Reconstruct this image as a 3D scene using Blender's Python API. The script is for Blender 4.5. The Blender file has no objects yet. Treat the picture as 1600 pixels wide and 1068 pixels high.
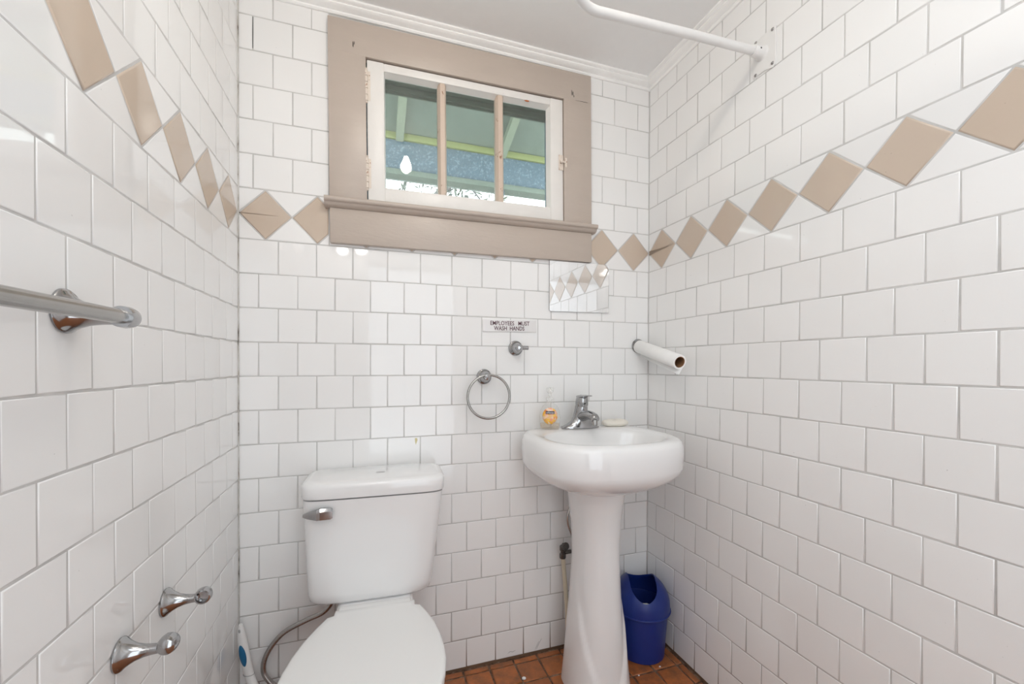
import bpy, bmesh, math, random
from mathutils import Vector, Matrix, Euler

random.seed(7)
S = bpy.context.scene
COL = S.collection
PI = math.pi

# ------------------------------------------------------------------ camera
MOD = 0.11                                   # one tile course, metres
W = 1.5419                                   # room width
CAMLOC = Vector((0.4040, -1.5471, 1.1415))
YAW, PITCH, ROLL, FPX, DY = 0.3212, -0.0071, 0.0029, 658.07, 39.41
fw = Vector((math.sin(YAW) * math.cos(PITCH), math.cos(YAW) * math.cos(PITCH), math.sin(PITCH)))
rt = Vector((math.cos(YAW), -math.sin(YAW), 0))
up = rt.cross(fw)
cr, sr = math.cos(ROLL), math.sin(ROLL)
rt2, up2 = rt * cr + up * sr, up * cr - rt * sr
cam_d = bpy.data.cameras.new('camera')
cam = bpy.data.objects.new('camera', cam_d)
COL.objects.link(cam)
cam.matrix_world = Matrix(((rt2.x, up2.x, -fw.x, CAMLOC.x), (rt2.y, up2.y, -fw.y, CAMLOC.y),
                           (rt2.z, up2.z, -fw.z, CAMLOC.z), (0, 0, 0, 1)))
cam_d.sensor_width = 36
cam_d.lens = FPX / 1600 * 36
cam_d.shift_y = DY / 1600
cam_d.clip_start = 0.02
S.camera = cam

# ------------------------------------------------------------------ world, view, light strengths
S.view_settings.view_transform = 'Standard'
S.view_settings.look = 'None'
S.view_settings.exposure = -0.73
S.view_settings.gamma = 1
S.view_settings.use_curve_mapping = False
S.cycles.max_bounces = 14
S.cycles.diffuse_bounces = 8
S.cycles.glossy_bounces = 6
S.cycles.transmission_bounces = 10
S.cycles.transparent_max_bounces = 12
S.cycles.caustics_reflective = False
S.cycles.caustics_refractive = False
wd = bpy.data.worlds.new('overcast_sky')
S.world = wd
wd.use_nodes = True
bg = wd.node_tree.nodes['Background']
bg.inputs[0].default_value = (0.93, 0.97, 1.0, 1)
bg.inputs[1].default_value = 6.5
BULB = 260.0          # ceiling bulb emission
VANITY = 75.0         # the two bulbs of the light over the door
FILL = 12.0           # watts, added fill light under the ceiling
DOOR_FILL = 19.0           # watts, added fill light set in the open doorway


# ------------------------------------------------------------------ materials
def new_mat(name):
    m = bpy.data.materials.new(name)
    m.use_nodes = True
    nt = m.node_tree
    nt.nodes.clear()
    out = nt.nodes.new('ShaderNodeOutputMaterial')
    return m, nt, out


def N(nt, t, **kw):
    n = nt.nodes.new(t)
    for k, v in kw.items():
        if k.startswith('i_'):
            key = k[2:]
            key = int(key) if key.isdigit() else key.replace('_', ' ')
            n.inputs[key].default_value = v
        else:
            setattr(n, k, v)
    return n


def coords(nt, kind='Object', scale=(1, 1, 1)):
    tc = N(nt, 'ShaderNodeTexCoord')
    mp = N(nt, 'ShaderNodeMapping')
    mp.inputs['Scale'].default_value = scale
    nt.links.new(tc.outputs[kind], mp.inputs[0])
    return mp.outputs[0]


def world_coords(nt, scale=(1, 1, 1)):
    g = N(nt, 'ShaderNodeNewGeometry')
    mp = N(nt, 'ShaderNodeMapping')
    mp.inputs['Scale'].default_value = scale
    nt.links.new(g.outputs['Position'], mp.inputs[0])
    return mp.outputs[0]


def ramp(nt, src, stops):
    r = N(nt, 'ShaderNodeValToRGB')
    e = r.color_ramp.elements
    e[0].position, e[0].color = stops[0][0], (*stops[0][1], 1)
    e[1].position, e[1].color = stops[-1][0], (*stops[-1][1], 1)
    for p, c in stops[1:-1]:
        x = e.new(p)
        x.color = (*c, 1)
    nt.links.new(src, r.inputs[0])
    return r.outputs[0]


def mixc(nt, fac, a, b):
    m = N(nt, 'ShaderNodeMix', data_type='RGBA')
    for i, v in ((0, fac), (6, a), (7, b)):
        if isinstance(v, bpy.types.NodeSocket):
            nt.links.new(v, m.inputs[i])
        else:
            m.inputs[i].default_value = v if i == 0 else (*v, 1)
    return m.outputs[2]


def noise(nt, vec, scale, detail=3, rough=.5):
    n = N(nt, 'ShaderNodeTexNoise')
    n.inputs['Scale'].default_value = scale
    n.inputs['Detail'].default_value = detail
    n.inputs['Roughness'].default_value = rough
    if vec is not None:
        nt.links.new(vec, n.inputs['Vector'])
    return n.outputs['Fac']


def pbsdf(nt, out, color, rough=.4, metal=0., spec=.5, bump=None, bdist=.001, bstr=.5, **kw):
    b = N(nt, 'ShaderNodeBsdfPrincipled')
    if isinstance(color, bpy.types.NodeSocket):
        nt.links.new(color, b.inputs['Base Color'])
    else:
        b.inputs['Base Color'].default_value = (*color, 1)
    if isinstance(rough, bpy.types.NodeSocket):
        nt.links.new(rough, b.inputs['Roughness'])
    else:
        b.inputs['Roughness'].default_value = rough
    b.inputs['Metallic'].default_value = metal
    b.inputs['Specular IOR Level'].default_value = spec
    for k, v in kw.items():
        b.inputs[k.replace('_', ' ')].default_value = v
    if bump is not None:
        bp = N(nt, 'ShaderNodeBump')
        bp.inputs['Strength'].default_value = bstr
        bp.inputs['Distance'].default_value = bdist
        nt.links.new(bump, bp.inputs['Height'])
        nt.links.new(bp.outputs[0], b.inputs['Normal'])
    nt.links.new(b.outputs[0], out.inputs[0])
    return b


def simple(name, color, rough=.4, metal=0., spec=.5, vary=.04, nscale=30, bump=0., bscale=200, **kw):
    m, nt, out = new_mat(name)
    v = coords(nt)
    f = noise(nt, v, nscale)
    c2 = tuple(max(0, c * (1 - 2 * vary)) for c in color)
    c = mixc(nt, f, color, c2)
    bp = noise(nt, v, bscale, 4) if bump else None
    pbsdf(nt, out, c, rough, metal, spec, bp, bump or .001, .6, **kw)
    return m


def tile_mat(name, ca, cb, rough=.04):
    m, nt, out = new_mat(name)
    oi = N(nt, 'ShaderNodeObjectInfo')
    c = mixc(nt, oi.outputs['Random'], ca, cb)
    v = world_coords(nt)
    spk = ramp(nt, noise(nt, v, 190, 1), [(0, (0, 0, 0)), (.80, (0, 0, 0)), (.83, (1, 1, 1))])
    c = mixc(nt, spk, c, tuple(x * .6 for x in ca))
    bp = noise(nt, v, 18, 1)
    pbsdf(nt, out, c, rough, 0, .5, bp, .0009, .14)
    return m


M = {}
M['tile'] = tile_mat('white_glazed_tile', (.835, .835, .83), (.81, .81, .805))
M['beige'] = tile_mat('beige_glazed_tile', (.58, .485, .40), (.52, .425, .34), .05)


def grout_mat():
    m, nt, out = new_mat('grey_grout')
    v = world_coords(nt)
    n1 = noise(nt, v, 9, 4, .6)
    c = ramp(nt, n1, [(.3, (.47, .465, .455)), (.55, (.58, .575, .565)), (.75, (.65, .645, .635))])
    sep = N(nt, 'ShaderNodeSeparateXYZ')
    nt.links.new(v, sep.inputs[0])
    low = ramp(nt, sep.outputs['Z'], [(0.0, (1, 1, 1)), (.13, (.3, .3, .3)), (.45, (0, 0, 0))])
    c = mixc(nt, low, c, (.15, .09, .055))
    pbsdf(nt, out, c, .9, 0, .2, noise(nt, v, 400, 3), .0006, .6)
    return m


M['grout'] = grout_mat()


def terracotta():
    m, nt, out = new_mat('worn_terracotta')
    v = world_coords(nt)
    oi = N(nt, 'ShaderNodeObjectInfo')
    base = mixc(nt, oi.outputs['Random'], (.46, .142, .040), (.35, .11, .036))
    big = ramp(nt, noise(nt, v, 25, 5, .65), [(.35, (0, 0, 0)), (.7, (1, 1, 1))])
    c = mixc(nt, big, base, (.20, .085, .035))
    sp = ramp(nt, noise(nt, v, 140, 2), [(0, (0, 0, 0)), (.70, (0, 0, 0)), (.76, (.7, .7, .7))])
    c = mixc(nt, sp, c, (.45, .27, .17))
    pbsdf(nt, out, c, .38, 0, .4, noise(nt, v, 120, 4), .001, .5)
    return m


M['terracotta'] = terracotta()


def dirt_mat():
    m, nt, out = new_mat('dirty_floor_grout')
    v = world_coords(nt)
    c = ramp(nt, noise(nt, v, 40, 5, .7), [(.3, (.05, .03, .02)), (.5, (.15, .09, .06)), (.72, (.30, .23, .17))])
    pbsdf(nt, out, c, .9, 0, .2, noise(nt, v, 250, 4), .002, .8)
    return m


M['dirt'] = dirt_mat()


def paint(name, color, chip, amount=.68, rough=.38, bumpd=.0008, stretch=(1, 1, 1), vary=.05):
    m, nt, out = new_mat(name)
    v = coords(nt, 'Object', stretch)
    n1 = noise(nt, v, 14, 3)
    c = mixc(nt, n1, color, tuple(x * (1 - 2 * vary) for x in color))
    ch = ramp(nt, noise(nt, v, 60, 5, .7), [(0, (0, 0, 0)), (amount, (0, 0, 0)), (amount + .03, (1, 1, 1))])
    c = mixc(nt, ch, c, chip)
    pbsdf(nt, out, c, rough, 0, .45, noise(nt, v, 70, 4, .6), bumpd, .6)
    return m


M['taupe'] = paint('taupe_gloss_paint', (.50, .43, .375), (.30, .22, .165), .73, .33, .0011, (.6, 1, 2.2))
M['sash'] = paint('chipped_white_paint', (.80, .78, .75), (.50, .36, .26), .72, .35, .001)
M['muntin'] = paint('worn_pinkish_paint', (.62, .50, .41), (.30, .17, .10), .64, .45, .0012, (1, 1, .5))
M['hinge'] = paint('rusty_painted_hinge', (.74, .66, .58), (.30, .15, .08), .58, .45, .0015)
M['dark_gap'] = simple('dark_old_wood', (.05, .045, .04), .8)  # near-black brown for the old holes and cracks in the casing
M['ceiling'] = simple('grey_ceiling_paint', (.84, .84, .84), .30, bump=.0006, bscale=40, vary=.02)
M['crown'] = paint('white_moulding_paint', (.92, .92, .91), (.66, .64, .62), .76, .32, .0006)
M['wallpaint'] = simple('white_wall_paint', (.72, .71, .70), .5)
M['door'] = simple('white_door_paint', (.68, .66, .64), .4)
M['porcelain'] = simple('white_porcelain', (.80, .80, .80), .06, vary=.008, nscale=4, Coat_Weight=.3, Coat_Roughness=.03)


def seat_mat():
    m, nt, out = new_mat('white_seat_plastic')
    v = coords(nt)
    gr = ramp(nt, noise(nt, v, 75, 4, .7), [(0, (0, 0, 0)), (.735, (0, 0, 0)), (.76, (.8, .8, .8))])
    c = mixc(nt, gr, (.80, .80, .79), (.42, .41, .40))
    pbsdf(nt, out, c, .14, 0, .5)
    return m


M['seat'] = seat_mat()
M['chrome'] = simple('polished_chrome', (.45, .45, .455), .14, 1., vary=.08, nscale=60)
M['satin'] = simple('satin_nickel', (.44, .43, .415), .24, 1., vary=.06, nscale=80)
M['steel_hose'] = simple('braided_steel', (.58, .56, .54), .24, 1., vary=.12, nscale=300, bump=.0006, bscale=500)
M['brass_old'] = simple('tarnished_valve_metal', (.20, .19, .18), .35, 1., vary=.3, nscale=120)
M['pipe'] = simple('cream_plastic_pipe', (.66, .60, .47), .4)
M['rod'] = paint('white_rod_paint', (.80, .795, .785), (.42, .40, .38), .765, .3, .0004)
M['blue'] = simple('navy_blue_plastic', (.010, .030, .20), .36, vary=.08, nscale=20)
M['paper'] = simple('white_paper', (.88, .88, .87), .85, bump=.0008, bscale=120)
M['card'] = simple('brown_cardboard', (.28, .15, .075), .8)
M['soap'] = simple('cream_soap', (.80, .76, .68), .42, vary=.02)
M['brush_white'] = simple('white_brush_plastic', (.80, .80, .79), .28)
M['brush_blue'] = simple('teal_blue_rubber', (.005, .12, .26), .45)
M['bristle'] = simple('white_bristles', (.72, .72, .70), .9)
M['signface'] = simple('white_sign_plastic', (.78, .77, .77), .22)
M['signtext'] = simple('dark_maroon_print', (.085, .022, .035), .4)
M['black'] = simple('black_slot', (.02, .02, .02), .5)
M['decal'] = simple('grey_print', (.36, .36, .36), .3)
M['stain'] = simple('yellow_stain', (.62, .55, .30), .4)
M['porch'] = paint('sage_green_paint', (.225, .28, .235), (.16, .21, .165), .72, .6, .001, (1, 1, 1), .12)
M['rafter'] = paint('pale_green_rafter_paint', (.33, .39, .29), (.26, .32, .23), .7, .6, .001, (1, 1, 1), .1)
M['porch_yellow'] = simple('yellow_green_trim', (.25, .29, .10), .6)
M['porch_blue'] = paint('slate_blue_paint', (.120, .195, .255), (.20, .29, .35), .56, .6, .001, (1, 1, 1), .15)
M['ext_dark'] = paint('dark_sage_frame_paint', (.10, .16, .11), (.22, .29, .23), .68, .5, .001, (1, 3, 3), .15)
M['bark'] = simple('grey_bark', (.20, .18, .16), .9, vary=.3, nscale=12, bump=.01, bscale=20)
M['leaf'] = simple('dusty_green_leaves', (.05, .08, .04), .6, vary=.3)
M['ground'] = simple('pale_concrete_yard', (.25, .25, .24), .9, vary=.1, nscale=2)
M['wire'] = simple('black_cable', (.05, .05, .05), .6)
M['siding'] = simple('blue_grey_siding', (.22, .28, .33), .6)


def glass_mat(name, tint=(.93, .97, .95), dust=.08, ior=1.5, film=.55):
    m, nt, out = new_mat(name)
    lw = N(nt, 'ShaderNodeLayerWeight')
    lw.inputs[0].default_value = .5
    pw = N(nt, 'ShaderNodeMath', operation='POWER')
    pw.inputs[1].default_value = 5
    nt.links.new(lw.outputs['Facing'], pw.inputs[0])
    fr = N(nt, 'ShaderNodeMath', operation='MULTIPLY_ADD')
    r0 = ((ior - 1) / (ior + 1)) ** 2
    fr.inputs[1].default_value = (1 - r0) * .8
    fr.inputs[2].default_value = r0
    nt.links.new(pw.outputs[0], fr.inputs[0])
    tr = N(nt, 'ShaderNodeBsdfTransparent')
    tr.inputs[0].default_value = (*tint, 1)
    gl = N(nt, 'ShaderNodeBsdfGlossy')
    gl.inputs['Roughness'].default_value = .015
    df = N(nt, 'ShaderNodeBsdfDiffuse')
    df.inputs[0].default_value = (film, film, film * .96, 1)
    v = coords(nt)
    d = ramp(nt, noise(nt, v, 260, 3, .7), [(.45, (dust * .4,) * 3), (.75, (dust * 2.2,) * 3)])
    m1 = N(nt, 'ShaderNodeMixShader')
    m2 = N(nt, 'ShaderNodeMixShader')
    nt.links.new(d, m1.inputs[0])
    nt.links.new(tr.outputs[0], m1.inputs[1])
    nt.links.new(df.outputs[0], m1.inputs[2])
    nt.links.new(fr.outputs[0], m2.inputs[0])
    nt.links.new(m1.outputs[0], m2.inputs[1])
    nt.links.new(gl.outputs[0], m2.inputs[2])
    nt.links.new(m2.outputs[0], out.inputs[0])
    return m


M['glass'] = glass_mat('dusty_window_glass')
M['shade'] = glass_mat('clear_lamp_glass', (.98, .98, .97), .0)
M['bottle'] = glass_mat('clear_bottle_plastic', (.995, .995, .99), .05, 1.12, .9)
M['pump'] = glass_mat('frosted_pump_plastic', (.99, .99, .99), .30, 1.15, .88)


def mirror_mat():
    m, nt, out = new_mat('old_mirror')
    gl = N(nt, 'ShaderNodeBsdfGlossy')
    gl.inputs[0].default_value = (.93, .94, .95, 1)
    gl.inputs['Roughness'].default_value = .01
    df = N(nt, 'ShaderNodeBsdfDiffuse')
    df.inputs[0].default_value = (.82, .83, .84, 1)
    mx = N(nt, 'ShaderNodeMixShader')
    mx.inputs[0].default_value = .26
    nt.links.new(gl.outputs[0], mx.inputs[1])
    nt.links.new(df.outputs[0], mx.inputs[2])
    nt.links.new(mx.outputs[0], out.inputs[0])
    return m


M['mirror'] = mirror_mat()


def emit(name, color, strength):
    m, nt, out = new_mat(name)
    e = N(nt, 'ShaderNodeEmission')
    e.inputs[0].default_value = (*color, 1)
    e.inputs[1].default_value = strength
    nt.links.new(e.outputs[0], out.inputs[0])
    return m


M['bulb'] = emit('warm_bulb', (1, .92, .82), BULB)
M['bulb2'] = emit('white_bulb', (1, .95, .90), VANITY)


def label_mat():
    m, nt, out = new_mat('orange_floral_label')
    v = coords(nt)
    vo = N(nt, 'ShaderNodeTexVoronoi')
    vo.inputs['Scale'].default_value = 95
    nt.links.new(v, vo.inputs['Vector'])
    sp = N(nt, 'ShaderNodeSeparateColor')
    nt.links.new(vo.outputs['Color'], sp.inputs[0])
    c = ramp(nt, sp.outputs[0], [(.1, (.85, .42, .04)), (.35, (.90, .58, .12)), (.55, (.80, .20, .07)),
                                 (.75, (.85, .45, .30)), (.95, (.88, .66, .50))])
    pbsdf(nt, out, c, .35)
    return m


M['label'] = label_mat()


# ------------------------------------------------------------------ object helpers
def link(o, parent=None):
    COL.objects.link(o)
    if parent is not None:
        o.parent = parent
    return o


def tag(o, label=None, cat=None, group=None, kind=None):
    for k, v in (('label', label), ('category', cat), ('group', group), ('kind', kind)):
        if v:
            o[k] = v
    return o


def empty(name, loc, label=None, cat=None, group=None, kind=None, rot=(0, 0, 0)):
    o = bpy.data.objects.new(name, None)
    o.empty_display_size = .05
    link(o)
    o.location = loc
    o.rotation_euler = rot
    return tag(o, label, cat, group, kind)


def build(name, verts, faces, mat, parent=None, smooth=True, angle=.6):
    me = bpy.data.meshes.new(name)
    me.from_pydata([tuple(v) for v in verts], [], faces)
    me.validate()
    bm = bmesh.new()
    bm.from_mesh(me)
    bmesh.ops.recalc_face_normals(bm, faces=bm.faces)
    bm.to_mesh(me)
    bm.free()
    if smooth:
        me.shade_smooth()
        me.set_sharp_from_angle(angle=angle)
    me.materials.append(mat)
    return link(bpy.data.objects.new(name, me), parent)


def from_bm(name, bm, mat, parent=None, smooth=True, angle=.6):
    bmesh.ops.recalc_face_normals(bm, faces=bm.faces)
    me = bpy.data.meshes.new(name)
    bm.to_mesh(me)
    bm.free()
    if smooth:
        me.shade_smooth()
        me.set_sharp_from_angle(angle=angle)
    me.materials.append(mat)
    return link(bpy.data.objects.new(name, me), parent)


def bm_box(bm, lo, hi, bevel=0., seg=2):
    r = bmesh.ops.create_cube(bm, size=1)
    vs = r['verts']
    for v in vs:
        v.co = Vector([lo[i] + (v.co[i] + .5) * (hi[i] - lo[i]) for i in range(3)])
    if bevel:
        es = list({e for v in vs for e in v.link_edges})
        bmesh.ops.bevel(bm, geom=es, offset=bevel, segments=seg, profile=.5, affect='EDGES')


def box(name, lo, hi, mat, parent=None, bevel=.002, seg=2):
    bm = bmesh.new()
    bm_box(bm, lo, hi, bevel, seg)
    return from_bm(name, bm, mat, parent)


def loft(rings, cap=(True, True), closed=True):
    """rings: list of equal-length point loops -> verts, faces"""
    n = len(rings[0])
    vs = [Vector(p) for r in rings for p in r]
    fs = []
    for i in range(len(rings) - 1):
        for j in range(n if closed else n - 1):
            k = (j + 1) % n
            fs.append((i * n + j, i * n + k, (i + 1) * n + k, (i + 1) * n + j))
    if cap[0]:
        fs.append(tuple(range(n)))
    if cap[1]:
        fs.append(tuple((len(rings) - 1) * n + j for j in range(n)))
    return vs, fs


def lathe_rings(profile, n=24, axis='Z', base=(0, 0, 0)):
    out = []
    for r, h in profile:
        ring = []
        for j in range(n):
            a = 2 * PI * j / n
            c, s = r * math.cos(a), r * math.sin(a)
            p = {'Z': (c, s, h), 'X': (h, c, s), 'Y': (c, h, s), '-Y': (c, -h, s)}[axis]
            ring.append(Vector(p) + Vector(base))
        out.append(ring)
    return out


def lathe(name, profile, mat, parent=None, n=24, axis='Z', base=(0, 0, 0), cap=(True, True), angle=.6):
    v, f = loft(lathe_rings(profile, n, axis, base), cap)
    return build(name, v, f, mat, parent, True, angle)


def smooth_path(pts, n=8):
    pts = [Vector(p) for p in pts]
    out = []
    P = [pts[0] * 2 - pts[1]] + pts + [pts[-1] * 2 - pts[-2]]
    for i in range(1, len(P) - 2):
        for k in range(n):
            t = k / n
            a, b, c, d = P[i - 1], P[i], P[i + 1], P[i + 2]
            out.append(.5 * ((2 * b) + (c - a) * t + (2 * a - 5 * b + 4 * c - d) * t * t + (3 * b - a - 3 * c + d) * t ** 3))
    out.append(pts[-1])
    return out


def tube_vf(path, r, n=12, closed=False, cap=True):
    path = [Vector(p) for p in path]
    rings = []
    ref = Vector((.13, .21, .97)).normalized()
    m = len(path)
    prev = None
    for i, p in enumerate(path):
        if closed:
            t = path[(i + 1) % m] - path[i - 1]
        else:
            t = path[min(i + 1, m - 1)] - path[max(i - 1, 0)]
        t.normalize()
        a = prev - t * prev.dot(t) if prev is not None else ref - t * ref.dot(t)
        if a.length < 1e-5:
            a = Vector((1, 0, 0)) - t * t.x
        a.normalize()
        prev = a
        b = t.cross(a)
        rr = r[i] if isinstance(r, (list, tuple)) else r
        rings.append([p + a * (rr * math.cos(2 * PI * j / n)) + b * (rr * math.sin(2 * PI * j / n)) for j in range(n)])
    v, f = loft(rings, (cap and not closed, cap and not closed))
    if closed:
        o = (m - 1) * n
        for j in range(n):
            k = (j + 1) % n
            f.append((o + j, o + k, k, j))
    return v, f


def tube(name, path, r, mat, parent=None, n=12, closed=False):
    v, f = tube_vf(path, r, n, closed)
    return build(name, v, f, mat, parent)


def sgnpow(x, e):
    return math.copysign(abs(x) ** e, x)


def super_ring(cx, cy, z, a, b, n=2.5, cnt=48, b2=None):
    out = []
    for j in range(cnt):
        t = 2 * PI * j / cnt
        c, s = math.cos(t), math.sin(t)
        bb = b2 if (b2 is not None and s > 0) else b
        out.append(Vector((cx + a * sgnpow(c, 2 / n), cy + bb * sgnpow(s, 2 / n), z)))
    return out


def text_mesh(name, body, size, mat, parent, loc, rot, extrude=.0003, width=1.0, bold=.0):
    cu = bpy.data.curves.new(name, 'FONT')
    cu.body = body
    cu.size = size
    cu.align_x = 'CENTER'
    cu.align_y = 'CENTER'
    cu.extrude = extrude
    cu.offset = bold
    cu.resolution_u = 3
    t = bpy.data.objects.new(name, cu)
    COL.objects.link(t)
    bpy.context.view_layer.update()
    dg = bpy.context.evaluated_depsgraph_get()
    me = bpy.data.meshes.new_from_object(t.evaluated_get(dg))
    bpy.data.objects.remove(t)
    me.materials.clear()
    me.materials.append(mat)
    me.name = name
    o = link(bpy.data.objects.new(name, me), parent)
    o.location = loc
    o.rotation_euler = rot
    o.scale = (width, 1, 1)
    return o


# ------------------------------------------------------------------ tiled walls
def clip(poly, axis, val, keep_less):
    out = []
    n = len(poly)
    for i in range(n):
        p, q = poly[i], poly[(i + 1) % n]
        ip = (p[axis] <= val) == keep_less or abs(p[axis] - val) < 1e-9
        iq = (q[axis] <= val) == keep_less or abs(q[axis] - val) < 1e-9
        if ip:
            out.append(p)
        if ip != iq:
            t = (val - p[axis]) / (q[axis] - p[axis])
            out.append((p[0] + t * (q[0] - p[0]), p[1] + t * (q[1] - p[1])))
    res = []
    for p in out:
        if not res or math.hypot(p[0] - res[-1][0], p[1] - res[-1][1]) > 1e-5:
            res.append(p)
    if len(res) > 1 and math.hypot(res[0][0] - res[-1][0], res[0][1] - res[-1][1]) < 1e-5:
        res.pop()
    return res if len(res) > 2 and abs(area(res)) > 2e-5 else None


def area(p):
    return .5 * sum(p[i][0] * p[(i + 1) % len(p)][1] - p[(i + 1) % len(p)][0] * p[i][1] for i in range(len(p)))


def inset(poly, d):
    n = len(poly)
    out = []
    for i in range(n):
        p0, p1, p2 = poly[i - 1], poly[i], poly[(i + 1) % n]
        e1 = (p1[0] - p0[0], p1[1] - p0[1])
        e2 = (p2[0] - p1[0], p2[1] - p1[1])
        l1, l2 = math.hypot(*e1), math.hypot(*e2)
        n1, n2 = (-e1[1] / l1, e1[0] / l1), (-e2[1] / l2, e2[0] / l2)
        k = max(.25, 1 + n1[0] * n2[0] + n1[1] * n2[1])
        out.append((p1[0] + d * (n1[0] + n2[0]) / k, p1[1] + d * (n1[1] + n2[1]) / k))
    return out


def tile_vf(poly, depth=.006, bev=.0022, h=0.):
    n = len(poly)
    rings = []
    for ins, z in ((0, h - depth), (0, h - bev), (bev * .30, h - bev * .30), (bev, h)):
        q = inset(poly, ins) if ins else poly
        rings.append([(x, y, z) for x, y in q])
    v = [p for r in rings for p in r]
    f, sm = [], []
    for i in range(3):
        for j in range(n):
            k = (j + 1) % n
            f.append((i * n + j, i * n + k, (i + 1) * n + k, (i + 1) * n + j))
            sm.append(True)
    f.append(tuple(3 * n + j for j in range(n)))
    sm.append(False)
    return v, f, sm


TCACHE = {}


def tile_mesh(name, poly, mat, **kw):
    key = (name, mat.name, tuple((round(x, 4), round(y, 4)) for x, y in poly))
    if key in TCACHE:
        return TCACHE[key]
    v, f, sm = tile_vf(poly, **kw)
    me = bpy.data.meshes.new(name)
    me.from_pydata(v, [], f)
    me.polygons.foreach_set('use_smooth', sm)
    me.materials.append(mat)
    TCACHE[key] = me
    return me


GAP = .0026
HB = 1.4757 * MOD
ZB0 = 14 * MOD               # under side of the diamond border
ZB1 = ZB0 + HB
ZTOP = 2.335


def rect(u0, v0, u1, v1):
    return [(u0, v0), (u1, v0), (u1, v1), (u0, v1)]


def shrink(poly):
    return inset(poly, GAP / 2)


def wall_polys(length, mod_u, dpitch, d0, hole=None, up_phase=(0, .5), far_phase=None):
    """(kind, polygon) in wall coordinates: s from the far corner, v up from the floor"""
    out = []

    def add(kind, poly):
        poly = clip(poly, 0, 0.0005, False)
        poly = poly and clip(poly, 0, length, True)
        poly = poly and clip(poly, 1, ZTOP, True)
        poly = poly and clip(poly, 1, 0.004, False)
        if not poly:
            return
        if hole:
            u0, v0, u1, v1 = hole
            us = [p[0] for p in poly]
            vs = [p[1] for p in poly]
            if max(us) > u0 and min(us) < u1 and max(vs) > v0 and min(vs) < v1:
                parts = [clip(poly, 0, u0, True), clip(poly, 0, u1, False)]
                mid = clip(poly, 0, u0, False)
                mid = mid and clip(mid, 0, u1, True)
                if mid:
                    parts.append(clip(mid, 1, v0, True))
                for p in parts:
                    if p and abs(area(p)) > 1.2e-4:
                        add2(kind, p)
                return
        add2(kind, poly)

    def add2(kind, poly):
        xs = [p[0] for p in poly]
        ys = [p[1] for p in poly]
        if max(xs) - min(xs) < .008 or max(ys) - min(ys) < .008:
            return
        out.append((kind, shrink(poly)))

    def row(v0, v1, phase, u_from=-1., u_to=99.):
        u = -phase * mod_u
        while u < length:
            if not u_from <= u < u_to:
                u += mod_u
                continue
            add('tile', rect(u, v0, u + mod_u, v1))
            u += mod_u
    for k in range(14):
        row(ZB0 - MOD * (k + 1), ZB0 - MOD * k, 0 if k % 2 == 0 else .5)
    for t in range(6):
        if far_phase:                     # the window breaks the bond: each side starts anew
            row(ZB1 + MOD * t, ZB1 + MOD * (t + 1), up_phase[t % 2], -1, .6)
            row(ZB1 + MOD * t, ZB1 + MOD * (t + 1), far_phase[t % 2], .7, 99)
        else:
            row(ZB1 + MOD * t, ZB1 + MOD * (t + 1), up_phase[t % 2])
    zc, hh = (ZB0 + ZB1) / 2, HB / 2
    i = -1
    while d0 + i * dpitch < length:
        a = d0 + i * dpitch
        b, c = a + dpitch, a + dpitch / 2
        add('diamond_tile', [(a, zc), (c, zc - hh), (b, zc), (c, zc + hh)])
        add('triangle_tile', [(c, zc + hh), (b, zc), (b + dpitch / 2, zc + hh)])
        add('triangle_tile', [(c, zc - hh), (b + dpitch / 2, zc - hh), (b, zc)])
        i += 1
    return out


def lay_tiles(wall, polys, U, V, Nn, origin, sign, vis):
    """one object per tile where the photograph shows it, the rest joined"""
    basis = Matrix((U, V, Nn)).transposed().to_4x4()
    rest_v, rest_f, rest_s = [], [], []
    nn = 0
    for kind, poly in polys:
        if area(poly) < 0:
            poly = poly[::-1]
        cx = (min(p[0] for p in poly) + max(p[0] for p in poly)) / 2
        cy = (min(p[1] for p in poly) + max(p[1] for p in poly)) / 2
        loc = [(sign * (x - cx), y - cy) for x, y in poly]
        if sign < 0:
            loc = loc[::-1]
        # start every outline at the same corner so that alike tiles share one mesh
        k = min(range(len(loc)), key=lambda i: (round(loc[i][0] + loc[i][1], 4), round(loc[i][0], 4)))
        loc = loc[k:] + loc[:k]
        mat = M['beige'] if kind == 'diamond_tile' else M['tile']
        pos = origin + U * (sign * cx + random.gauss(0, .0003)) + V * (cy + random.gauss(0, .0003)) + Nn * random.uniform(-.0002, .0004)
        mw = Matrix.Translation(pos) @ basis @ Euler((random.gauss(0, .0022), random.gauss(0, .0022), random.gauss(0, .0028))).to_matrix().to_4x4()
        if cx < vis and nn < 285 and kind != 'x':
            me = tile_mesh(kind, loc, mat, bev=.0042 if kind == 'diamond_tile' else .0022, h=.0009 if kind == 'diamond_tile' else 0.)
            o = bpy.data.objects.new(kind, me)
            COL.objects.link(o)
            o.parent = wall
            o.matrix_world = mw
            nn += 1
        elif kind != 'diamond_tile' or True:
            v, f, sm = tile_vf(loc)
            o = len(rest_v)
            rest_v += [mw @ Vector(p) for p in v]
            rest_f += [tuple(i + o for i in q) for q in f]
            rest_s += [1 if kind == 'diamond_tile' else 0] * len(f)
    if rest_v:
        me = bpy.data.meshes.new('tile_field')
        me.from_pydata([tuple(v) for v in rest_v], [], rest_f)
        me.materials.append(M['tile'])
        me.materials.append(M['beige'])
        me.polygons.foreach_set('material_index', rest_s)
        o = bpy.data.objects.new('tile_field', me)
        link(o, wall)
        o['kind'] = 'stuff'


DEPTH = 2.45                   # room depth
CEIL = 2.352
GR = .0009                     # grout lies this far behind the tile faces


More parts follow.
